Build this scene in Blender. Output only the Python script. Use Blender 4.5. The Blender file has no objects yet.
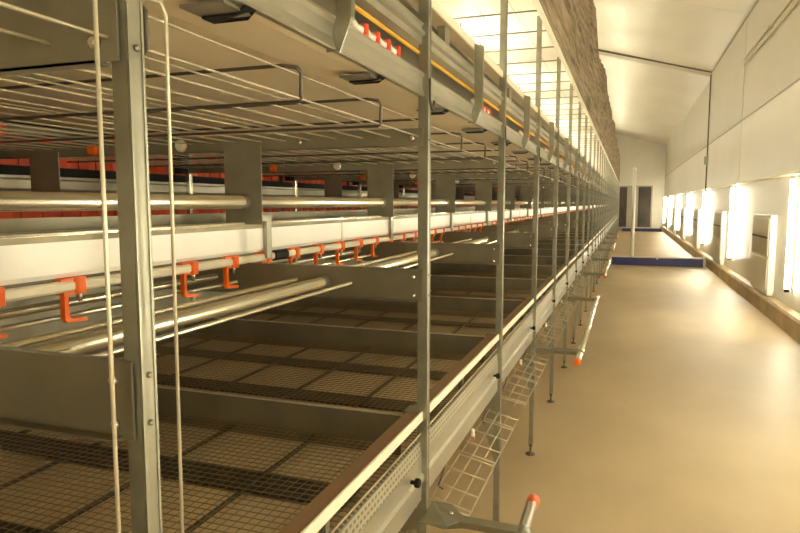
import bpy, math, random
from mathutils import Vector
random.seed(4)
S = bpy.context.scene
COL = S.collection

# ------------------------------------------------------------------ materials
def mat(name, col, rough=.5, metal=0., var=.0, vscale=8., stretch=(1, 1, 1), col2=None, bump=0., bscale=40., spec=.5, coat=0.):
    m = bpy.data.materials.new(name); m.use_nodes = True
    nt = m.node_tree; N = nt.nodes; L = nt.links
    b = N['Principled BSDF']
    b.inputs['Base Color'].default_value = (*col, 1)
    b.inputs['Roughness'].default_value = rough
    b.inputs['Metallic'].default_value = metal
    b.inputs['Specular IOR Level'].default_value = spec
    b.inputs['Coat Weight'].default_value = coat
    if var or col2 or bump:
        tc = N.new('ShaderNodeTexCoord'); mp = N.new('ShaderNodeMapping')
        mp.inputs['Scale'].default_value = stretch
        L.new(tc.outputs['Object'], mp.inputs['Vector'])
        nz = N.new('ShaderNodeTexNoise'); nz.inputs['Scale'].default_value = vscale
        nz.inputs['Detail'].default_value = 4
        L.new(mp.outputs[0], nz.inputs['Vector'])
        r = N.new('ShaderNodeValToRGB')
        c2 = col2 or tuple(max(0, c * (1 - var)) for c in col)
        r.color_ramp.elements[0].color = (*c2, 1); r.color_ramp.elements[0].position = .34
        r.color_ramp.elements[1].color = (*col, 1); r.color_ramp.elements[1].position = .66
        L.new(nz.outputs['Fac'], r.inputs['Fac']); L.new(r.outputs['Color'], b.inputs['Base Color'])
        if bump:
            n2 = N.new('ShaderNodeTexNoise'); n2.inputs['Scale'].default_value = bscale
            L.new(mp.outputs[0], n2.inputs['Vector'])
            bp = N.new('ShaderNodeBump'); bp.inputs['Strength'].default_value = bump; bp.inputs['Distance'].default_value = .02
            L.new(n2.outputs['Fac'], bp.inputs['Height']); L.new(bp.outputs['Normal'], b.inputs['Normal'])
    return m

def emit(name, col, strength):
    m = mat(name, col, .4)
    b = m.node_tree.nodes['Principled BSDF']
    b.inputs['Emission Color'].default_value = (*col, 1); b.inputs['Emission Strength'].default_value = strength
    return m

WARM = (1., .925, .71)
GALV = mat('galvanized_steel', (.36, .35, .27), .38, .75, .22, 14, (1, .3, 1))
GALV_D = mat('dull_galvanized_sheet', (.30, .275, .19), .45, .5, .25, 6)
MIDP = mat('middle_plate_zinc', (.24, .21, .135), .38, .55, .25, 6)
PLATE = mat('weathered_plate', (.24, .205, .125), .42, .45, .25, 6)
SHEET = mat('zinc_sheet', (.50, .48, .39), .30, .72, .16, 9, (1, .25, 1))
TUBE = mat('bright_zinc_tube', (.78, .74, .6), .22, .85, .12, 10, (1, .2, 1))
HANGW = mat('pale_hanging_wire', (.62, .56, .42), .4, .5)
WIRE = mat('zinc_wire', (.44, .38, .26), .4, .6)
SHELFW = mat('shelf_wire', (.50, .43, .30), .4, .5)
MESHW = mat('mesh_wire', (.32, .25, .14), .5, .5)
DARKBAND = mat('dark_band', (.075, .066, .04), .6, .2, .3, 12)
DARKROD = mat('dark_steel_rod', (.12, .10, .07), .45, .6)
BELT = mat('brown_belt', (.84, .69, .43), .7, 0, .25, 3, (1, .3, 1))
TAN = mat('tan_belt_plastic', (.86, .74, .52), .45, 0, .08, 2, (1, .3, 1))
WBELT = mat('white_belt_plastic', (.88, .84, .74), .45)
RAILTOP = mat('rail_galvanized', (.72, .64, .46), .4, .45, .12, 12, (1, .2, 1))
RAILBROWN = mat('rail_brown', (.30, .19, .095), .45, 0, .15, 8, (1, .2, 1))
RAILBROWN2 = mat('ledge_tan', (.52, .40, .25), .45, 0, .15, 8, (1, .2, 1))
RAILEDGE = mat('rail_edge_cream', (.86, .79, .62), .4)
WHITE = mat('white_trough_plastic', (.93, .91, .84), .35, 0, .04, 4)
PVC = mat('cream_pipe', (.78, .72, .56), .35)
ORANGE = mat('orange_plastic', (.85, .14, .006), .4, spec=.3)
REDP = mat('red_curtain_plastic', (.85, .085, .02), .4, 0, .25, 9)
RUST = mat('dull_orange', (.55, .18, .03), .5)
BLACK = mat('black_plastic', (.012, .011, .009), .6, spec=.2)
YELLOW = mat('yellow_rope', (.80, .45, .04), .6)
NET = None
FLOORM = mat('floor_epoxy', (.54, .425, .255), .48, 0, .0, 1.6, (1, .7, 1), (.48, .375, .22), .16, 7, .3)
WALLM = mat('wall_white_panel', (.80, .76, .64), .38, 0, .05, 1.2, (1, .6, .6))
CEILM = mat('ceiling_sheet', (.82, .77, .64), .42, 0, .07, 1.1, (1, .5, 1))
CURB = mat('curb_concrete', (.56, .44, .27), .55, 0, .3, 5, (1, .4, 1))
SEAMM = mat('seam_dark', (.16, .13, .08), .6)
BLUE = mat('blue_board', (.028, .03, .16), .45, 0, .15, 6)
CAPW = mat('pale_cap', (.75, .68, .5), .4)
DOORM = mat('brown_door', (.07, .045, .022), .4, 0, .5, 2.5, (1, 1, .5))
GREYP = mat('grey_paint', (.42, .39, .30), .45, 0, .1, 4)
LAMP = emit('lamp_tube_glow', WARM, 42)
LAMP2 = emit('tier_lamp_glow', WARM, 36)
LAMP_ADDED = emit('added_top_lamp_glow', WARM, 21)
BOXP = mat('inlet_panel', (.80, .76, .65), .4)
FLAPP = mat('inlet_flap', (.58, .54, .43), .4)
LAMPW = mat('lamp_housing', (.82, .8, .72), .35)
CLEARW = mat('pale_insulator', (.85, .8, .7), .3)

def netmat():
    m = mat('net_brown', (.34, .26, .15), .8)
    nt = m.node_tree; N = nt.nodes; L = nt.links; b = N['Principled BSDF']
    tc = N.new('ShaderNodeTexCoord'); mp = N.new('ShaderNodeMapping')
    mp.inputs['Rotation'].default_value = (math.radians(4), 0, 0)
    mp.inputs['Scale'].default_value = (1, .35, 7)
    L.new(tc.outputs['Object'], mp.inputs['Vector'])
    nz = N.new('ShaderNodeTexNoise'); nz.inputs['Scale'].default_value = 2.2; nz.inputs['Detail'].default_value = 6
    nz.inputs['Roughness'].default_value = .7
    L.new(mp.outputs[0], nz.inputs['Vector'])
    r = N.new('ShaderNodeValToRGB')
    r.color_ramp.elements[0].color = (.10, .07, .04, 1); r.color_ramp.elements[0].position = .36
    r.color_ramp.elements[1].color = (.44, .34, .215, 1); r.color_ramp.elements[1].position = .62
    L.new(nz.outputs['Fac'], r.inputs['Fac']); L.new(r.outputs['Color'], b.inputs['Base Color'])
    return m
NET = netmat()

def slotmat():
    # perforated strip: a punched row of small dark slots along Y
    m = mat('slotted_zinc', (.5, .47, .36), .4, .6)
    nt = m.node_tree; N = nt.nodes; L = nt.links; b = N['Principled BSDF']
    tc = N.new('ShaderNodeTexCoord'); mp = N.new('ShaderNodeMapping')
    L.new(tc.outputs['Object'], mp.inputs['Vector'])
    mp.inputs['Rotation'].default_value = (0, math.radians(90), math.radians(90))
    br = N.new('ShaderNodeTexBrick'); br.inputs['Scale'].default_value = 1
    br.inputs['Brick Width'].default_value = .022; br.inputs['Row Height'].default_value = .016
    br.inputs['Mortar Size'].default_value = .0045
    br.inputs['Color1'].default_value = (.17, .15, .10, 1); br.inputs['Color2'].default_value = (.20, .18, .12, 1)
    br.inputs['Mortar'].default_value = (.42, .39, .29, 1)
    L.new(mp.outputs[0], br.inputs['Vector']); L.new(br.outputs['Color'], b.inputs['Base Color'])
    return m
SLOT = slotmat()

# ------------------------------------------------------------------ mesh building
class MB:
    def __init__(s): s.v = []; s.f = []; s.sm = []
    def add(s, vs, fs, smooth=False):
        o = len(s.v); s.v += [tuple(p) for p in vs]
        s.f += [tuple(i + o for i in f) for f in fs]; s.sm += [smooth] * len(fs); return s
    def box(s, x0, x1, y0, y1, z0, z1):
        return s.add([(x0, y0, z0), (x1, y0, z0), (x1, y1, z0), (x0, y1, z0), (x0, y0, z1), (x1, y0, z1), (x1, y1, z1), (x0, y1, z1)],
                     [(3, 2, 1, 0), (4, 5, 6, 7), (0, 1, 5, 4), (1, 2, 6, 5), (2, 3, 7, 6), (3, 0, 4, 7)])
    def cbox(s, x0, x1, y0, y1, z0, z1, b=.003):
        # box with chamfered edges along its longest axis
        d = [x1 - x0, y1 - y0, z1 - z0]; k = d.index(max(d))
        lo = [x0, y0, z0]; hi = [x1, y1, z1]
        a, c = [i for i in range(3) if i != k]
        prof = [(lo[a] + b, lo[c]), (hi[a] - b, lo[c]), (hi[a], lo[c] + b), (hi[a], hi[c] - b), (hi[a] - b, hi[c]), (lo[a] + b, hi[c]), (lo[a], hi[c] - b), (lo[a], lo[c] + b)]
        vs = []
        for e in (lo[k], hi[k]):
            for p in prof:
                q = [0, 0, 0]; q[k] = e; q[a], q[c] = p; vs.append(q)
        fs = [tuple(range(8)), tuple(range(15, 7, -1))] + [(i, i + 8, (i + 1) % 8 + 8, (i + 1) % 8) for i in range(8)]
        return s.add(vs, fs)
    def tube(s, pts, r, n=8, caps=True):
        pts = [Vector(p) for p in pts]; vs = []; m = len(pts)
        up = None
        for i, p in enumerate(pts):
            t = (pts[min(i + 1, m - 1)] - pts[max(i - 1, 0)]).normalized()
            if up is None:
                up = Vector((0, 0, 1)) if abs(t.z) < .9 else Vector((1, 0, 0))
            a = t.cross(up); a.normalize(); b = a.cross(t); up = b
            k = 1.
            if 0 < i < m - 1:
                d1 = (pts[i] - pts[i - 1]).normalized(); k = 1 / max(.5, d1.dot(t))
            for j in range(n):
                w = 2 * math.pi * (j + .5) / n
                vs.append(p + (a * math.cos(w) + b * math.sin(w)) * r * k)
        fs = [(i * n + j, i * n + (j + 1) % n, (i + 1) * n + (j + 1) % n, (i + 1) * n + j) for i in range(m - 1) for j in range(n)]
        s.add(vs, fs, n > 4)
        if caps: s.f += [tuple(len(s.v) - len(vs) + j for j in range(n))[::-1], tuple(len(s.v) - n + j for j in range(n))]; s.sm += [False] * 2
        return s
    def prof(s, pts, y0, y1, t=.002):
        # folded sheet: polyline of (x, z) points given a thickness and run along Y
        P = [Vector((x, z)) for x, z in pts]; m = len(P); off = []
        for i in range(m):
            d = (P[min(i + 1, m - 1)] - P[max(i - 1, 0)]).normalized()
            off.append(P[i] + Vector((-d.y, d.x)) * t)
        ring = P + off[::-1]; k = len(ring)
        vs = [(p.x, y0, p.y) for p in ring] + [(p.x, y1, p.y) for p in ring]
        fs = [(i, i + k, (i + 1) % k + k, (i + 1) % k) for i in range(k)]
        for e in (0, k):
            for i in range(m - 1): fs.append((e + i, e + i + 1, e + k - 2 - i, e + k - 1 - i))
        return s.add(vs, fs)
    def lathe(s, prof, c, axis='z', n=14):
        vs = []
        for r, h in prof:
            for j in range(n):
                w = 2 * math.pi * j / n; a, b = r * math.cos(w), r * math.sin(w)
                vs.append((c[0] + a, c[1] + b, c[2] + h) if axis == 'z' else ((c[0] + h, c[1] + a, c[2] + b) if axis == 'x' else (c[0] + a, c[1] + h, c[2] + b)))
        m = len(prof)
        s.add(vs, [(i * n + j, i * n + (j + 1) % n, (i + 1) * n + (j + 1) % n, (i + 1) * n + j) for i in range(m - 1) for j in range(n)], True)
        o = len(s.v) - len(vs)
        s.f += [tuple(o + j for j in range(n))[::-1], tuple(o + (m - 1) * n + j for j in range(n))]; s.sm += [False] * 2
        return s
    def poly(s, pts, t):
        # flat plate: outline in 3D extruded by the vector t
        n = len(pts); vs = list(pts) + [tuple(a + b for a, b in zip(p, t)) for p in pts]
        return s.add(vs, [tuple(range(n))[::-1], tuple(range(n, 2 * n))] + [(i, (i + 1) % n, (i + 1) % n + n, i + n) for i in range(n)])
    def mesh(s, name, m, base=(0, 0, 0)):
        me = bpy.data.meshes.new(name)
        me.from_pydata([(v[0] - base[0], v[1] - base[1], v[2] - base[2]) for v in s.v], [], s.f)
        me.polygons.foreach_set('use_smooth', s.sm)
        me.materials.append(m)
        import bmesh
        bm = bmesh.new(); bm.from_mesh(me); bmesh.ops.recalc_face_normals(bm, faces=bm.faces); bm.to_mesh(me); bm.free()
        me.update(); return me

def tag(o, label=None, cat=None, group=None, kind=None):
    if label: o['label'] = label
    if cat: o['category'] = cat
    if group: o['group'] = group
    if kind: o['kind'] = kind
    return o

def link(name, data, loc=(0, 0, 0), parent=None, label=None):
    o = bpy.data.objects.new(name, data); COL.objects.link(o); o.location = loc
    if parent: o.parent = parent
    if label: o['label'] = label
    return o

class Proto:
    """a kind of thing: parts are drawn where they stand at y = 0 and stored about the base point"""
    def __init__(s, name, cat, base, group=None): s.name, s.cat, s.base, s.group, s.parts = name, cat, base, group, []
    def part(s, name, mb, m, sub=(), label=None):
        s.parts.append((name, mb.mesh(name, m, s.base), [(n, b.mesh(n, mm, s.base)) for n, b, mm in sub], label)); return s
    def put(s, y, label, group=None, dx=0):
        b = s.base; loc = (b[0] + dx, b[1] + y, b[2])
        if len(s.parts) == 1 and not s.parts[0][2]:
            return tag(link(s.name, s.parts[0][1], loc), label, s.cat, group or s.group)
        r = tag(link(s.name, None, loc), label, s.cat, group or s.group)
        r.empty_display_size = .1
        for n, me, sub, lb in s.parts:
            p = link(n, me, parent=r, label=lb)
            for n2, me2 in sub: link(n2, me2, parent=p)
        return r

def single(name, mb, m, label, cat, base, group=None):
    p = Proto(name, cat, base, group); p.part(name, mb, m); return p.put(0, label)

def struct(name, mb, m, base=(0, 0, 0)):
    return tag(link(name, mb.mesh(name, m, base), base), kind='structure')

ORD = ['first', 'second', 'third', 'fourth', 'fifth', 'sixth', 'seventh', 'eighth', 'ninth', 'tenth', 'eleventh', 'twelfth']
def nth(i, head, tail, far, lim=12):
    """label of the i-th repeat, counted from the camera end of the cage row"""
    return f'{head} {tail.replace("#", ORD[i])}' if i < min(lim, len(ORD)) else far

# ------------------------------------------------------------------ frame of the place
Y0, BAY, NR = .585, 1.2, 35
ROWS = [Y0 + BAY * i + (.037 if i == 0 else 0) for i in range(NR)]
YA, YB = -.62, ROWS[-1] + .05
CAMZ = 1.64

# ------------------------------------------------------------------ the house
GZ = -.03; XW = 2.1; YE = 43.; YS = -5.; YSTEP = 20.3; XL = -6.8; XR = -2.35
ZE1, ZE2, PIT = 5.30, 5.16, .28
struct('floor', MB().box(XL, XW + .2, YS, YE + .2, -.13, GZ), FLOORM)
struct('wall_right', MB().box(XW, XW + .12, YS, YE, GZ, 5.6), WALLM)
struct('wall_left', MB().box(XL - .12, XL, YS, YE, GZ, 5.6), WALLM)
struct('wall_back', MB().box(XL, XW, YS - .12, YS, GZ, 7), WALLM)
struct('wall_end', MB().box(XL, XW, YE, YE + .12, GZ, 7), WALLM)
def slope(z0, ya, yb, t=.08):
    zr = z0 + PIT * (XW - XR)
    a = [(XW + .1, ya, z0 - PIT * .1), (XR, ya, zr), (XL - .1, ya, z0 - .02), (XL - .1, ya, z0 - .02 + t), (XR, ya, zr + t), (XW + .1, ya, z0 + t)]
    b = [(x, yb, z) for x, _, z in a]
    mb = MB(); mb.add(a + b, [(i, (i + 1) % 6, (i + 1) % 6 + 6, i + 6) for i in range(6)] + [(0, 1, 4, 5), (1, 2, 3, 4), (6, 7, 10, 11), (7, 8, 9, 10)])
    return mb
ce = struct('ceiling', slope(ZE1, YS, YSTEP), CEILM)
struct('ceiling_lower', slope(ZE2, YSTEP - .02, YE), CEILM)
zr = lambda x, z0: z0 + PIT * (XW - x)
# dark joint where the ceiling steps down, and faint sheet joints
struct('trim_1', MB().poly([(XW, YSTEP - .06, zr(XW, ZE1) - .03), (XR, YSTEP - .06, zr(XR, ZE1) - .03), (XR, YSTEP - .06, zr(XR, ZE1) + .01), (XW, YSTEP - .06, zr(XW, ZE1) + .01)], (0, .05, 0)), SEAMM)
k = 2
for y in (8.4, 14.4):
    struct(f'trim_{k}', MB().poly([(XW, y, zr(XW, ZE1) - .003), (XR, y, zr(XR, ZE1) - .003), (XR, y, zr(XR, ZE1) + .01), (XW, y, zr(XW, ZE1) + .01)], (0, .02, 0)), CAPW); k += 1
# eave strip between wall and ceiling, wall joints
struct(f'trim_{k}', MB().box(XW - .012, XW + .01, YS, YSTEP, ZE1 - .03, ZE1 + .0), GREYP); k += 1
struct(f'trim_{k}', MB().box(XW - .008, XW + .01, YS, 20.2, 3.27, 3.295), GREYP); k += 1
struct(f'trim_{k}', MB().box(XW - .007, XW + .01, 14.58, 14.61, 1.98, 5.2), CAPW); k += 1
struct(f'trim_{k}', MB().box(XW - .007, XW + .01, 20.3, YE, 3.27, 3.295), GREYP); k += 1
struct('baseboard_right', MB().prof([(1.985, GZ), (1.985, .19), (2.01, .225), (2.1, .24)], YS, YE, -.02).box(1.988, 2.1, YS, YE, GZ, .19), CURB)

# conduits high on the wall
for j, (z, xx) in enumerate(((4.36, 2.055), (4.46, 2.06))):
    p = Proto('wall_conduit', 'conduit', (xx, 4.5, z))
    p.part('pipe', MB().tube([(xx, -4.5, z), (xx, 14.4, z)], .022, 10), CAPW)
    mb = MB()
    for y in range(-3, 15, 3): mb.box(xx - .03, 2.1, y, y + .05, z - .012, z + .012)
    for y in range(-3, 15, 3): p.part('clamp', MB().box(xx - .027, 2.1, y, y + .05, z - .027, z + .027), CAPW)
    p.put(0, ('lower' if j == 0 else 'upper') + ' of the two pale pipes running high along the right wall')
# cable dropping down the wall corner with its junction box
p = Proto('drop_cable', 'cable', (2.06, 20.1, 2.0))
p.part('cable', MB().tube([(2.06, 20.1, 5.2), (2.06, 20.1, 1.96)], .018, 6), SEAMM)
p.part('junction_box', MB().cbox(1.98, 2.08, 20.0, 20.12, 2.72, 2.95, .01), GREYP)
p.put(0, 'dark cable dropping down the right wall to a small grey box')

# wall lamps: vertical fluorescent tubes
LY = [-3.3, -.7, 1.9] + [4.5 + 5.2 * i for i in range(8)]  # first and third are unseen extras added to brighten trough and cages
p = Proto('wall_tube_lamp', 'lamp', (2.04, 0, .46), 'upright tube lamps on the right wall')
p.part('housing', MB().cbox(2.062, 2.1, -.03, .03, .44, 1.99, .006), LAMPW)
p.part('tube', MB().tube([(2.025, 0, .5), (2.025, 0, 1.95)], .021, 12), LAMP)
p.part('end_cap', MB().lathe([(.024, 0), (.026, .02), (.026, .05)], (2.025, 0, .455)).box(2.02, 2.07, -.02, .02, .46, .49), BLACK, label='black lower end cap')
p.part('end_cap', MB().lathe([(.026, 0), (.026, .03), (.022, .045)], (2.025, 0, 1.945)).box(2.02, 2.07, -.02, .02, 1.95, 1.98), LAMPW)
nl = 0
for i, y in enumerate(LY):
    if y < 7: lb = 'upright tube lamp on the right wall ' + {-3.3: 'well behind the camera, added unseen for extra light', -.7: 'just behind the camera', 1.9: 'beside the camera, added unseen to light the trough', 4.5: 'a few steps ahead of the camera'}[y]
    elif y > 30: lb = 'small bright tube lamp at the distant end of the right wall'
    else:
        lb = f'{ORD[nl]} glowing upright tube lamp along the right wall, counted from picture edge'; nl += 1
    p.put(y, lb)
single('lamp_conduit', MB().tube([(2.075, -4, 2.03), (2.075, 42, 2.03)], .02, 6), CAPW, 'thin pale conduit running along the tops of the wall lamps', 'conduit', (2.075, 19, 2.03))

# air inlet boxes between the lamps
p = Proto('air_inlet_box', 'inlet', (2.03, 0, .2), 'air inlet boxes on the right wall')
p.part('body', MB().cbox(2.012, 2.097, -.72, .72, .3, 1.46, .008).box(2.02, 2.097, -.68, .68, .25, .3), LAMPW)
p.part('flap', MB().cbox(2.0, 2.012, -.64, .64,   .84, 1.41, .004), FLAPP, [('slat', MB().box(1.994, 2.001, -.62, .62, 1.1, 1.13), SEAMM)], label='grey upper flap')
p.part('lower_panel', MB().cbox(2.002, 2.012, -.64, .64, .33, .8, .004), BOXP)
for i in range(6):
    y = 11.55 + 5.2 * i
    p.put(y, nth(i, '', 'boxy air inlet with grey flap on right wall, # from the picture edge', '').strip())
p.put(6.35, 'boxy air inlet with grey flap on right wall, beside the camera')

# blue threshold boards
def board(y, x0, x1, h, lab):
    p = Proto('threshold_board', 'board', ((x0 + x1) / 2, y, GZ), None)
    p.part('board', MB().cbox(x0, x1, y, y + .06, GZ, h - .02, .004), BLUE)
    p.part('cap', MB().cbox(x0 - .02, x1 + .02, y - .015, y + .075, h - .02, h + .012, .004), CAPW)
    p.part('clip', MB().cbox((x0 + x1) / 2 - .02, (x0 + x1) / 2 + .02, y - .03, y, h - .05, h + .03, .004), CAPW)
    p.part('end_stop', MB().cbox(x1 - .03, x1 + .03, y - .03, y + .09, GZ, h + .03, .004), CAPW)
    p.put(0, lab)
board(18.3, -.37, 1.93, .2, 'dark blue board across the aisle floor with pale top edge')
board(40.3, -.28, 1.93, .18, 'small dark blue board before the end door')
# white post
p = Proto('white_pole', 'pole', (.16, 20.3, GZ))
p.part('pole', MB().tube([(.16, 20.3, GZ), (.16, 20.3, 2.6)], .052, 14), LAMPW)
p.part('cap', MB().lathe([(.06, 0), (.06, .05), (.03, .08)], (.16, 20.3, 2.6)), CLEARW)
p.part('foot', MB().lathe([(.1, 0), (.1, .015), (.06, .03)], (.16, 20.3, GZ)), GREYP)
p.put(0, 'white upright pole standing in the aisle behind the blue board')
# end door
dm = MB()
struct('door_1', MB().cbox(-.52, -.07, YE - .05, YE, .15, 2.64, .01).cbox(.6, 1.34, YE - .05, YE, .15, 2.64, .04), DOORM)
struct('trim_20', MB().box(-.07, .6, YE - .07, YE, .15, 2.64).box(-.6, 1.42, YE - .04, YE, 2.64, 2.72).box(-.6, -.52, YE - .06, YE, GZ, 2.7).box(1.34, 1.42, YE - .06, YE, GZ, 2.7).box(-.6, 1.42, YE - .06, YE, GZ, .15), GREYP)

# ------------------------------------------------------------------ the cage row: uprights
XP = -.5695
def post_proto(near, w=.0145, d=.025):
    p = Proto('steel_upright', 'upright', (XP, 0, GZ), 'steel uprights along the aisle front of the cages')
    c = MB()
    x0, x1 = XP - .003, XP + d; v = w - .003
    # lipped C: web to the aisle, two flanges
    c.cbox(x1 - .003, x1, -w + .001, w - .001, .045, 2.8, .001)
    for q in (-1, 1):
        a, b = sorted((q * w, q * v)); c.box(x0, x1 - .002, a, b, .045, 2.8)
        a, b = sorted((q * w, q * (w - .004))); c.box(x1 - .001, x1 + .0015, a, b, .045, 2.8)
    p.part('channel', c, GALV)
    p.part('foot', MB().lathe([(.032, 0), (.032, .008), (.012, .016), (.007, .02), (.007, .055), (.013, .055), (.013, .073)], (XP + .01, 0, GZ)), DARKROD, label='dark adjustable foot')
    p.part('gusset', MB().poly([(XP, -.02, .72), (XP - .085, -.02, .72), (XP - .07, -.02, .62), (XP, -.02, .4)], (0, .003, 0)), GALV_D, label='dull tapering gusset plate')
    if near:
        for z in (1.82, 1.43, 1.37, .97, .80): p.part('bolt', MB().lathe([(.0042, 0), (.0042, .002), (.002, .004)], (x1 + .001, 0, z), 'x', 8), GALV)
        p.part('clip', MB().tube([(x1 + .004, -.01, 1.99), (x1 + .006, -.012, 1.93), (x1 + .012, -.008, 1.905), (x1 + .014, .006, 1.93)], .003, 6), DARKROD)
    return p
PN, PF, P0 = post_proto(True), post_proto(False), post_proto(True, .013, .021)
for i, y in enumerate(ROWS):
    (P0 if i == 0 else PN if i < 7 else PF).put(y, 'thick galvanized upright close to the camera, between the two hanging wires' if i == 0 else
        nth(i, '', '# galvanized upright from the camera along the aisle side of the cages', 'slim galvanized upright in the distant crowded run toward the end wall').strip())

# vertical hanging wires close to the camera
p = Proto('hanging_wire', 'wire', (-.52, 0, .95)); p.part('wire', MB().tube([(-.52, .534, .9), (-.52, .534, 2.3)], .0026, 8), HANGW); p.put(0, 'thin hanging wire passing in front of the dull plates, before the thick upright')
p = Proto('hanging_wire', 'wire', (-.52, 0, .95)); p.part('wire', MB().tube([(-.53, .65, .9), (-.525, .648, 1.862), (-.528, .644, 1.876), (-.56, .62, 1.884), (-.6, .6, 1.884)], .0024, 8), HANGW); p.put(0, 'thin hanging wire with hooked top just behind the thick upright')

# ------------------------------------------------------------------ cross frames
def cross(near, top=1.853):
    up = Proto('upper_cross_frame', 'cross frame', (-1.5, 0, 1.785), 'upper cross frames between the uprights')
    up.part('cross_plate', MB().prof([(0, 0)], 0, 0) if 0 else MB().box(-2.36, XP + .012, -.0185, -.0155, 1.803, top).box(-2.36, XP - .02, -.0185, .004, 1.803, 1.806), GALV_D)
    for x0, x1, zb in ((-1.222, -1.086, 1.572), (-2.05, -1.912, 1.64)):
        up.part('hanger_plate', MB().cbox(x0, x1, -.0225, -.0195, zb, 1.82, .0008), GALV_D)
    if near:
        up.part('plug', MB().lathe([(.021, 0), (.021, -.012), (.015, -.02)], (-1.75, -.0185, 1.822), 'y', 14), ORANGE, label='orange round plug')
        up.part('plug', MB().lathe([(.02, 0), (.02, -.01), (.014, -.016)], (-1.385, -.0185, 1.826), 'y', 14), PVC, label='pale round plug')
    if near:
        up.part('hanger_strip', MB().box(-1.15, -1.135, .085, .115, 1.455, 1.6).box(-1.15, -1.135, -.02, .1, 1.58, 1.6), GALV)
        for x in (XP - .02, -.95, -1.75): up.part('bolt', MB().lathe([(.009, 0), (.009, -.004), (.004, -.008)], (x, -.0187, 1.825), 'y', 8), TUBE)
    mid = Proto('middle_cross_plate', 'cross plate', (-1.5, 0, 1.352), 'middle cross plates between the uprights')
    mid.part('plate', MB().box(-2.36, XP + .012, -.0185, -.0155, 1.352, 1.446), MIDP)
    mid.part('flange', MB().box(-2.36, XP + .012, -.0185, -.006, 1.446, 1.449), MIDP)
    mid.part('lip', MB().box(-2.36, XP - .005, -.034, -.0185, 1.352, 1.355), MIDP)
    if near:
        for z in (1.425, 1.37): mid.part('bolt', MB().lathe([(.007, 0), (.007, -.004), (.003, -.007)], (XP - .015, -.0187, z), 'y', 8), TUBE)
    low = Proto('floor_cross_plate', 'cross plate', (-1.5, 0, .85), 'cross plates dividing the wire floors')
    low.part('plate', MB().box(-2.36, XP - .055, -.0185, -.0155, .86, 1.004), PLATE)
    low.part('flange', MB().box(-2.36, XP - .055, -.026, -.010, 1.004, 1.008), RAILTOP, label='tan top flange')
    return up, mid, low
CN, CF, C0 = cross(True), cross(False), cross(True, 1.972)
for i, y in enumerate(ROWS):
    a = C0 if i == 0 else CN if i < 8 else CF
    dist = 'in the distant run toward the end wall'
    a[0].put(y, nth(i, '', '# upper cross frame from the camera, dull plate with two hangers under roof wires', 'upper cross frame of dull plate ' + dist).strip())
    a[1].put(y, nth(i, '', '# middle cross plate from the camera, dull grey, carrying the long tubes', 'middle cross plate of dull grey steel ' + dist).strip())
    a[2].put(y, nth(i, '', '# low cross plate from the camera, tan edge across the wire floor', 'low cross plate with tan edge ' + dist).strip())

# rear uprights on the far side of the tier
def rear(near):
    p = Proto('rear_upright', 'upright', (-2.3, 0, GZ), 'rear uprights beside the red nest curtains')
    p.part('channel', MB().cbox(-2.315, -2.285, -.013, .013, GZ, 4.25, .003), TUBE)
    if near:
        p.part('bracket', MB().cbox(-2.34, -2.29, -.075, -.016, 1.80, 1.93, .006), BLACK, label='black plastic bracket')
    return p
RN, RF = rear(True), rear(False)
for i, y in enumerate(ROWS):
    (RN if i < 9 else RF).put(y, nth(i, '', '# rear upright from the camera, pale steel with black bracket by red curtains', 'pale rear upright in the distant run behind the cages', 9).strip())

# ------------------------------------------------------------------ wire floors
FZ = .915
def wire_floor(fine):
    p = Proto('wire_floor', 'wire floor', (-1.55, 0, FZ - .03), 'wire floor panels of the cages')
    m = MB(); y0, y1 = .006, BAY - .03; x0, x1 = -2.36, XP - .022
    def bar(a, b, r=.0013):
        m.tube([a, b], r, 4, False)
    n = int((x1 - x0) / (.025 if fine else .05))
    for j in range(n + 1):
        x = x0 + (x1 - x0) * j / n; bar((x, y0, FZ), (x, y1, FZ), .0010)
    st = .025 if fine else .05
    for j in range(int((y1 - y0) / st) + 1): bar((x0, y0 + j * st, FZ + .002), (x1, y0 + j * st, FZ + .002), .0013)
    p.part('wire_mesh', m, MESHW)
    for x in (-2.34, -2.1, -1.805, -1.505, -1.205, -.905):
        p.part('support_bar', MB().box(x - .004, x + .004, y0, y1, FZ - .012, FZ - .002), DARKROD)
    for y in (.35, .80): p.part('cross_band', MB().box(x0, x1 - .05, y, y + .115, FZ - .030, FZ - .024), DARKBAND)  # two flat dark bands across each panel, just under the mesh
    return p
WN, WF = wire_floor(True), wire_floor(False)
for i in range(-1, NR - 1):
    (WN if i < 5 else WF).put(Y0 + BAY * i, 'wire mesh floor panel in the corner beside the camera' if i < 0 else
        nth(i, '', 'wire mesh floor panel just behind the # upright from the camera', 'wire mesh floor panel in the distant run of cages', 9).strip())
p = Proto('manure_belt', 'belt', (-1.55, 20, .872))
p.part('belt', MB().box(-2.36, -.60, YA, YB, .872, .878), BELT)
p.put(0, 'brown belt running under the wire floors of the lower tier')

# front perch rail
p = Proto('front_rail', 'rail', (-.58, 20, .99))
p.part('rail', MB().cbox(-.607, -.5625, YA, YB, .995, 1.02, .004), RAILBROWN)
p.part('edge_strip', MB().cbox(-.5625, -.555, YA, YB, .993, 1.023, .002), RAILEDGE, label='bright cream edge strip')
for i, y in enumerate(ROWS[:14]):
    p.part('rail_joint', MB().cbox(-.612, -.556, y - .03, y + .03, .990, 1.0225, .003), GALV)
for i in range(8):
    y = Y0 + BAY * (i + .5)
    p.part('rail_bracket', MB().box(-.60, -.585, y - .01, y + .01, .86, .996), GALV_D)
p.put(0, 'long pale rail along the aisle edge of the lower wire floors')

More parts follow.
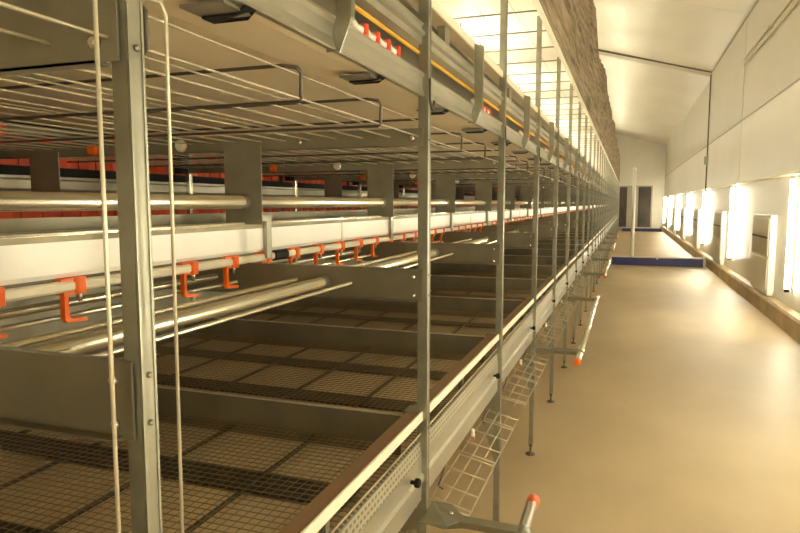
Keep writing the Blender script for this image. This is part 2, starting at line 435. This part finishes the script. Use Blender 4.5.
# lower side sheet
p = Proto('lower_side_sheet', 'side sheet', (XP, 20, .75))
p.part('sheet', MB().prof([(-.575, .752), (-.562, .748), (-.560, .805), (-.552, .812), (-.552, .824), (-.560, .832), (-.561, .885)], YA, YB, -.0025), SHEET)
p.part('slotted_strip', MB().prof([(-.561, .885), (-.566, .928), (-.575, .932)], YA, YB, -.002), SLOT, label='punched strip above the sheet')
p.part('tension_wire', MB().tube([(-.563, YA, .953), (-.563, YB, .953)], .0032, 6), WIRE)
for i, y in enumerate(ROWS[:16]):
    p.part('knob', MB().lathe([(.006, -.004), (.006, .008), (.013, .009), (.014, .02), (.009, .024)], (-.553, y - .12, .848), 'x', 12), BLACK, label='black knob')
p.put(0, 'zinc side sheet with punched strip below the front rail')

# wire landing shelves outside the sheet
def shelf():
    p = Proto('wire_shelf', 'wire shelf', (-.51, 0, .64), 'wire landing shelves below the side sheet')
    m = MB()
    q = lambda t: (-.585 + .135 * t, .668 - .03 * t)
    n = MB()
    for t in (0, .33, .66, 1.0):
        x, z = q(t); n.tube([(x, .09, z), (x, BAY - .06, z)], .0025, 6)
    for j in range(8):
        y = .14 + j * .138
        a, b = q(-.12), q(1.0)
        m.tube([(a[0], y, a[1] + .012), (*[q(0)[0]], y, q(0)[1] + .004), (b[0], y, b[1] + .003)], .0022, 6)
        if j in (0, 3, 6): m.tube([(a[0], y + .03, a[1] + .012), (q(0)[0], y + .03, q(0)[1] + .004), (b[0], y + .03, b[1] + .003)], .0022, 6)
    m.add(n.v, n.f); p.part('wire_lattice', m, SHELFW)
    for y in (.25, .95): p.part('hook', MB().tube([(-.56, y, .75), (-.572, y, .70), (-.586, y + .01, .668), (-.57, y + .02, .655)], .003, 6), DARKROD)
    return p
SH = shelf()
ins = Proto('wire_insulator', 'insulator', (-.545, 0, .72), 'insulators under the side sheet')
ins.part('body', MB().lathe([(.004, 0), (.008, .004), (.008, .012), (.005, .016), (.007, .021), (.007, .028), (.003, .032)], (-.547, 0, .722)), CLEARW)
ins.part('clip', MB().cbox(-.554, -.540, -.009, .009, .710, .724, .003), RUST, label='orange clip')
for i in range(0, 18):
    y = Y0 + BAY * i
    SH.put(y, nth(i, '', 'wire landing shelf hanging below the side sheet, # from the camera', 'wire landing shelf in the distant run below the side sheet', 10).strip())
    ins.put(y + .62, nth(i, '', 'small white and orange insulator under the side sheet, # from the camera', 'tiny insulator in the distant run below the side sheet', 10).strip())

# step rails
def step_rail():
    p = Proto('step_rail', 'step rail', (-.4, 0, .66), 'step rails held out over the aisle')
    p.part('pipe', MB().tube([(-.258, -.24, .68), (-.258, 2.62, .68)], .0185, 14), TUBE)
    for y in (-.262, 2.6):
        p.part('end_cap', MB().lathe([(.012, 0), (.0195, .003), (.0205, .012), (.0205, .042)], (-.258, y, .68), 'y', 14), ORANGE, label='orange end cap')
    for y in (0, 2.4):
        m = MB()
        m.poly([(-.545, y + .017, .655), (-.50, y + .017, .648), (-.44, y + .017, .662), (-.27, y + .017, .662), (-.262, y + .017, .672), (-.262, y + .017, .69), (-.44, y + .017, .698), (-.50, y + .017, .716), (-.545, y + .017, .712)], (0, .003, 0))
        m.poly([(-.545, y - .09, .712), (-.46, y - .085, .714), (-.44, y - .02, .699), (-.265, y - .02, .697), (-.265, y + .02, .697), (-.44, y + .02, .699), (-.48, y + .05, .714), (-.545, y + .055, .712)], (0, 0, .003))
        p.part('arm', m, GALV_D, [('bolt', MB().lathe([(.008, 0), (.008, .004), (.004, .008)], (-.47, y, .71), 'z', 8), TUBE)])
        p.part('clamp', MB().lathe([(.0235, -.022), (.0235, .022)], (-.258, y, .68), 'y', 14), GALV)
    return p
SR = step_rail()
for i, r in enumerate((-1, 3, 7, 11, 15)):
    SR.put(Y0 + BAY * r, nth(i, '', '# step rail from the camera, zinc pipe with orange caps over the aisle', '').strip())

# ------------------------------------------------------------------ drinkers, trough, tubes
def drinker(n):
    p = Proto('drinker_line', 'drinker line', (-1.155, 0, 1.43), 'drinker pipes below the white trough')
    p.part('pipe', MB().cbox(-1.166, -1.144, 0, 3.6, 1.446, 1.470, .005), PVC)
    p.part('coupler', MB().cbox(-1.170, -1.140, -.045, .045, 1.442, 1.474, .007), BLACK if n % 2 else PVC)
    for j in range(18):
        y = .117 + j * .2
        cup = MB().cbox(-1.1715, -1.1385, y - .015, y + .015, 1.440, 1.476, .005)
        # bent arm running down and then toward the camera end
        cup.poly([(-1.161, y - .042, 1.4445), (-1.161, y - .042, 1.387), (-1.161, y - .036, 1.379), (-1.161, y + .018, 1.375), (-1.161, y + .02, 1.382), (-1.161, y - .026, 1.387), (-1.161, y - .031, 1.394), (-1.161, y - .031, 1.4445)], (.013, 0, 0))
        cup.box(-1.166, -1.144, y - .046, y + .012, 1.4405, 1.4455)
        cup.box(-1.166, -1.146, y - .05, y - .012, 1.4705, 1.4755)
        p.part('drip_cup', cup, ORANGE, [('nipple', MB().lathe([(.004, 0), (.005, .008), (.007, .012), (.007, .024)], (-1.155, y + .006, 1.420), 'z', 8), TUBE)])
    return p
DR = [drinker(0), drinker(1)]
for i in range(11):
    DR[i % 2].put(-1.62 + 3.6 * i, nth(i, '', '# length of drinker pipe from the camera, cream with orange drip cups', '').strip())

p = Proto('feed_trough', 'trough', (-1.2, 20, 1.47))
p.part('trough_wall', MB().prof([(-1.155, 1.562), (-1.155, 1.488), (-1.162, 1.48), (-1.25, 1.48), (-1.262, 1.575)], YA, YB, .003), WHITE)
p.part('rim', MB().tube([(-1.155, YA, 1.5745), (-1.155, YB, 1.5745)], .0055, 8).box(-1.157, -1.151, YA, YB, 1.558, 1.574), TUBE)
p.part('upper_lip', MB().box(-1.150, -1.1475, YA, YB, 1.557, 1.570), PLATE, label='dull upper lip')
p.part('back_plate', MB().box(-1.272, -1.266, YA, YB, 1.48, 1.606), GALV_D, label='dull back plate')
p.part('underside_channel', MB().box(-1.19, -1.162, YA, YB, 1.470, 1.478), DARKROD)
for i in range(9): 
    y = Y0 + BAY * i + .72
    p.part('trough_clip', MB().cbox(-1.157, -1.149, y - .008, y + .008, 1.478, 1.583, .002), PVC)
p.put(0, 'long white feed trough above the orange drip cups')

def longpipe(name, x, z, r, m, lab, cat='tube', joints=True):
    p = Proto(name, cat, (x, 20, z), None)
    p.part('tube', MB().tube([(x, YA, z), (x, YB, z)], r, 14), m)
    if joints:
        for y in ROWS[:8]: p.part('socket', MB().lathe([(r + .001, -.03), (r + .005, -.026), (r + .005, .026), (r + .001, .03)], (x, y - .017, z), 'y', 14), GALV_D)
    p.put(0, lab)
longpipe('feed_tube', -1.147, 1.643, .0205, TUBE, 'thick round tube at eye level above the white trough')
longpipe('perch_tube', -.872, 1.40, .0165, TUBE, 'bright round perch tube passing through the middle plates')
longpipe('perch_wire', -.785, 1.398, .005, TUBE, 'thin bright rod on the aisle side of the perch tube', 'rod', False)
longpipe('perch_wire', -.970, 1.402, .0065, TUBE, 'thin bright rod just behind the bright perch tube', 'rod', False)
longpipe('perch_wire', -1.00, 1.392, .005, TUBE, 'thin rod between the perch tube and the darker rear tube', 'rod', False)
longpipe('perch_tube', -1.27, 1.40, .011, TUBE, 'slim round tube below and behind the orange drip cups', 'tube', False)
longpipe('perch_wire', -1.19, 1.385, .006, TUBE, 'thin rod directly under the orange drip cups', 'rod', False)
longpipe('perch_tube', -1.75, 1.43, .016, TUBE, 'rear perch tube deep in the lower tier behind the trough', 'tube', False)

# far side: egg channel, red nest curtains, nest wall
p = Proto('egg_channel', 'channel', (-2.370, 20, 1.68))
p.part('channel', MB().prof([(-2.340, 1.682), (-2.330, 1.690), (-2.350, 1.700), (-2.350, 1.735), (-2.335, 1.742), (-2.335, 1.752), (-2.352, 1.754), (-2.372, 1.755)], YA, YB, .003), SHEET)
p.part('seal_strip', MB().box(-2.400, -2.372, YA, YB, 1.748, 1.794), BLACK, label='black seal strip')
p.put(0, 'zinc egg channel along the foot of the red curtains')
def nest(near):
    p = Proto('nest_curtain', 'nest curtain', (-2.420, 0, 1.5), 'red nest curtains at the back of the cages')
    if near:
        for j in range(11):
            y = .03 + j * .104
            m = MB(); m.poly([(-2.412, y, 1.5), (-2.406, y + .03, 1.5), (-2.404, y + .05, 1.5), (-2.408, y + .075, 1.5), (-2.413, y + .098, 1.5), (-2.417, y + .098, 1.5), (-2.417, y, 1.5)], (0, 0, .42))
            p.part('flap', m, REDP)
    else: p.part('flap', MB().box(-2.417, -2.407, .03, 1.17, 1.5, 1.92), REDP)
    for y in (.15, .75): p.part('knob', MB().lathe([(.03, 0), (.03, .012), (.018, .02)], (-2.406, y, 1.94), 'x', 14), ORANGE)
    p.part('top_strip', MB().box(-2.425, -2.406, .01, 1.19, 1.92, 1.965), GALV_D)
    return p
NN, NF = nest(True), nest(False)
for i in range(-1, 18):
    (NN if i < 8 else NF).put(Y0 + BAY * i, 'red nest curtain beside the camera' if i < 0 else nth(i, '', 'red strip curtain at the back, # bay from the camera', 'red strip curtain in the distant bays at the back', 9).strip())
single('nest_back_panel', MB().box(-2.480, -2.430, YA, YB, .3, 2.0).box(-2.460, -2.430, YA, YB, 1.9, 4.3), GALV_D, 'dull grey wall closing the back of the cage row', 'panel', (-2.450, 20, .3))
single('floor_back_sheet', MB().box(-2.400, -2.350, YA, YB, .3, 1.36), GALV_D, 'dull sheet below the red curtains at the back', 'sheet', (-2.400, 20, .3))

# ------------------------------------------------------------------ underside of the upper tier
UZ = 1.985
p = Proto('upper_belt', 'belt', (-1.5, 20, UZ))
p.part('belt', MB().box(-2.42, -.742, YA, YB, UZ, UZ + .006), TAN)
p.part('edge_tray', MB().prof([(-.745, 1.992), (-.745, 1.958), (-.60, 1.946), (-.578, 1.946)], YA, YB, .003), TAN, label='pale tan edge tray')
p.put(0, 'tan belt forming the underside of the upper tier')

def roof(near, dz=0., name='roof_wire_lattice', grp='roof wires under the upper tier', n=21, m1=WIRE, m2=DARKROD):
    p = Proto(name, 'wire roof', (-1.5, 0, 1.83 + dz), grp)
    a = MB()
    sp = 1.80 / n
    for j in range(n):
        x = -.572 - j * sp
        a.tube([(x, -.02, 1.83 + dz), (x, BAY - .02, 1.83 + dz)], .0025, 5, False)
        if j % 2 == 0: a.tube([(x - .03, -.02, 1.884 + dz), (x - .03, BAY - .02, 1.884 + dz)], .0024, 5, False)
    p.part('wire_lattice', a, m1)
    for y in (.08, .48, .88):
        p.part('bent_rod', MB().tube([(-2.41, y, 1.825 + dz), (-.575, y, 1.825 + dz), (-.569, y, 1.831 + dz), (-.567, y - .003, 1.875 + dz), (-.572, y - .008, 1.884 + dz), (-.60, y - .01, 1.889 + dz), (-2.41, y - .01, 1.889 + dz)], .0034, 6), m2, label='dark bent cross rod')
    return p
ROn = roof(True)
for i in range(-1, NR - 1):
    ROn.put(Y0 + BAY * i, 'roof wires overhead in the corner beside the camera' if i < 0 else nth(i, '', 'roof wires with dark bent rods behind the # upright from the camera', 'roof wires in the distant run of cages', 9).strip())

# small brackets under the edge tray
b = Proto('tray_bracket', 'bracket', (-.6, 0, 1.94), 'brackets under the tan edge tray')
b.part('plate', MB().box(-.655, -.575, -.06, .015, 1.936, 1.941), GALV)
b.part('clip', MB().poly([(-.65, -.012, 1.936), (-.65, .02, 1.936), (-.585, .02, 1.936), (-.56, .005, 1.945), (-.56, -.025, 1.945), (-.585, -.012, 1.936)], (0, 0, -.004)), BLACK, label='black clip')
for i in range(16):
    b.put(.9 + .575 * i if i < 2 else Y0 + .6 * i + .28, nth(i, '', 'small bracket with black clip under the tan tray, # from the camera', 'tiny bracket under the tan tray in the distant run', 8).strip())

# upper side sheets
p = Proto('upper_side_sheet', 'side sheet', (XP, 20, 1.94))
p.part('lower_sheet', MB().prof([(-.575, 1.944), (-.556, 1.940), (-.553, 1.943), (-.556, 1.952), (-.560, 1.965), (-.560, 1.992), (-.553, 2.0), (-.556, 2.007), (-.568, 2.007)], YA, YB, .0025), SHEET)
p.part('upper_sheet', MB().prof([(-.585, 2.082), (-.562, 2.086), (-.562, 2.104), (-.552, 2.110), (-.552, 2.118), (-.562, 2.124), (-.562, 2.136), (-.556, 2.141), (-.563, 2.146)], YA, YB, .0025), SHEET)
p.part('recess_back', MB().box(-.68, -.676, YA, YB, 1.995, 2.2), GALV_D)
p.part('ledge', MB().cbox(-.617, -.5625, YA, YB, 2.21, 2.235, .003), RAILBROWN2)
p.part('ledge_strip', MB().cbox(-.5625, -.555, YA, YB, 2.208, 2.238, .002), RAILEDGE)
p.part('soffit', MB().box(-.74, -.60, YA, YB, 2.196, 2.2), GALV_D)
for i in range(24): p.part('ledge_bracket', MB().box(-.60, -.575, Y0 + BAY * i + .27, Y0 + BAY * i + .33, 2.14, 2.211), GALV_D)
p.put(0, 'ribbed zinc side sheets of the upper tier above the roof wires')
single('yellow_cord', MB().tube([(-.574, YA, 2.065), (-.574, YB, 2.065)], .0052, 8), YELLOW, 'yellow cord running along the slot of the upper tier', 'cord', (-.574, 20, 2.065))
# red and white chain links glimpsed in the slot
def cleats():
    p = Proto('feed_chain', 'chain', (-.6, 0, 2.02), 'red and white chain pieces in the upper slot')
    for j in range(4):
        y = j * .075
        p.part('white_link', MB().tube([(-.602, y, 2.052), (-.595, y + .02, 2.036), (-.595, y + .04, 2.036), (-.602, y + .06, 2.048)], .0085, 8), CLEARW)
        p.part('red_link', MB().cbox(-.604, -.584, y + .052, y + .068, 2.024, 2.054, .004), REDP)
    return p
CL = cleats()
for i in range(8):
    CL.put(Y0 + BAY * i + .78, nth(i, '', '# piece of red and white chain from the camera, in the upper slot', '').strip())

# mid-bay straps over the upper sheets
st = Proto('sheet_strap', 'strap', (-.54, 0, 1.94), 'grey straps across the upper side sheets')
st.part('strap', MB().poly([(-.553, -.003, 2.225), (-.520, -.003, 2.215), (-.520, -.003, 2.005), (-.523, -.003, 1.99), (-.545, -.003, 1.938), (-.575, -.003, 1.938), (-.558, -.003, 1.99), (-.551, -.003, 2.005)], (0, .004, 0)).box(-.524, -.520, -.003, .016, 2.0, 2.215), GALV)
st.part('bolt', MB().lathe([(.006, 0), (.006, .003), (.003, .005)], (-.52, .008, 2.12), 'x', 8), TUBE)
for i in range(28):
    st.put(Y0 + BAY * (i + .5), nth(i, '', 'grey strap across the upper side sheet, # from the camera', 'grey strap in the distant run of upper side sheets', 9).strip())

# ------------------------------------------------------------------ upper tier interior
p = Proto('top_belt', 'belt', (-1.6, 20, 3.2))
p.part('belt', MB().box(-2.42, -.70, YA, YB, 3.2, 3.206), WBELT)
p.part('edge_tray', MB().prof([(-.705, 3.207), (-.705, 3.175), (-.57, 3.16)], YA, YB, .003), WBELT)
p.put(0, 'white belt lit brightly over the upper tier')
def rods2():
    p = Proto('upper_roof_lattice', 'wire roof', (-1.5, 0, 3.1), 'roof wires over the bright upper tier')
    a = MB()
    for j in range(8):
        x = -.62 - j * .25; a.tube([(x, -.02, 3.1), (x, BAY - .02, 3.1)], .0028, 5, False)
    p.part('wire_lattice', a, WIRE)
    for y in (.3, .9): p.part('cross_rod', MB().tube([(-2.41, y, 3.094), (-.6, y, 3.094)], .0062, 6), GALV)
    return p
R2 = rods2()
for i in range(1, NR - 1):
    R2.put(Y0 + BAY * i, nth(i - 1, '', 'pale roof rods over the bright upper tier, # visible bay', 'pale roof rods over the bright upper tier, distant bays', 9).strip())
t2 = Proto('tier_lamp', 'lamp', (-1.45, 0, 2.55), 'tube lamps inside the upper tier')
t2.part('tube', MB().tube([(-1.45, .06, 2.6), (-1.45, 1.14, 2.6)], .016, 10), LAMP2)
t2.part('housing', MB().cbox(-1.475, -1.425, 0, 1.2, 2.535, 2.575, .006).box(-1.465, -1.435, 0, .06, 2.575, 2.615).box(-1.465, -1.435, 1.14, 1.2, 2.575, 2.615), LAMPW)
for y in (.2, 1.0): t2.part('hanger', MB().tube([(-1.42, y, 2.56), (-1.42, y, 3.2)], .005, 6), GALV)
for i in range(0, NR - 1, 2):
    t2.put(Y0 + BAY * i, nth(i // 2, '', 'tube lamp inside the upper tier, # from the camera', 'tube lamp inside the distant upper tier').strip())
# net curtain with its bottom tube
m = MB(); ny, nz = 620, 14; ya, yb = 2.2, YB
vs = []
for j in range(ny + 1):
    y = ya + (yb - ya) * j / ny
    for kk in range(nz + 1):
        t = kk / nz
        z = 2.79 + 1.5 * t + (.06 * math.sin(y * .9) + .03 * math.sin(y * 1.9 + 1)) * t * t
        x = -.545 + (.008 * math.sin(y * 9 + 3 * t) + .004 * math.sin(y * 23 + 5 * t + 1.3) + .018 * math.sin(y * 1.3 + 2 * t)) * (.25 + t) + .03 * math.sin(t * math.pi)
        vs.append((x, y, z))
fs = [(j * (nz + 1) + kk, (j + 1) * (nz + 1) + kk, (j + 1) * (nz + 1) + kk + 1, j * (nz + 1) + kk + 1) for j in range(ny) for kk in range(nz)]
m.add(vs, fs, True)
p = Proto('net_curtain', 'net curtain', (-.545, 20, 2.79)); p.part('netting', m, NET)
p.part('bottom_tube', MB().tube([(-.535, ya, 2.79), (-.535, yb, 2.79)], .017, 10), WBELT, label='white bottom tube')
c = p.put(0, 'brown crumpled net curtain hanging along the top of the cages')
sol = c.children[0].modifiers.new('thickness', 'SOLIDIFY'); sol.thickness = .004
p = Proto('added_top_lamp', 'lamp', (-1.0, 0, 4.32), 'added unseen tube lamps on top of the cages')  # unseen lamps added behind the net to brighten ceiling and upper wall
p.part('tube', MB().tube([(-1., .05, 4.76), (-1., 1.45, 4.76)], .018, 10), LAMP_ADDED)
p.part('housing', MB().cbox(-1.03, -.97, 0, 1.5, 4.68, 4.72, .006).box(-1.02, -.98, 0, .05, 4.72, 4.78).box(-1.02, -.98, 1.45, 1.5, 4.72, 4.78), LAMPW)
for y in (.2, 1.3): p.part('stand', MB().cbox(-1.015, -.985, y - .015, y + .015, 4.32, 4.68, .003), GALV)
for i in range(16): p.put(.5 + 2.5 * i, 'added unseen tube lamp on top of the cage row, lighting the ceiling')
single('top_tray', MB().box(-2.66, -.62, YA, YB, 4.3, 4.32), WBELT, 'white tray closing the top of the cage row', 'tray', (-1.6, 20, 4.3))

# ------------------------------------------------------------------ world, camera, view
w = bpy.data.worlds.new('World'); S.world = w; w.use_nodes = True
w.node_tree.nodes['Background'].inputs[0].default_value = (.9, .8, .6, 1); w.node_tree.nodes['Background'].inputs[1].default_value = .02
cd = bpy.data.cameras.new('camera'); cam = link('camera', cd, (0, 0, CAMZ))
cd.sensor_width = 36; cd.lens = 28.8; cd.clip_start = .02; cd.clip_end = 200
cam.rotation_euler = (math.radians(90 - 5.666), 0, math.radians(19.52))
S.camera = cam
vs_ = S.view_settings
vs_.view_transform = 'Standard'; vs_.look = 'None'; vs_.gamma = 1; vs_.use_curve_mapping = False
vs_.exposure = 1.65
S.cycles.use_denoising = True
S.cycles.max_bounces = 10; S.cycles.diffuse_bounces = 6; S.cycles.glossy_bounces = 5
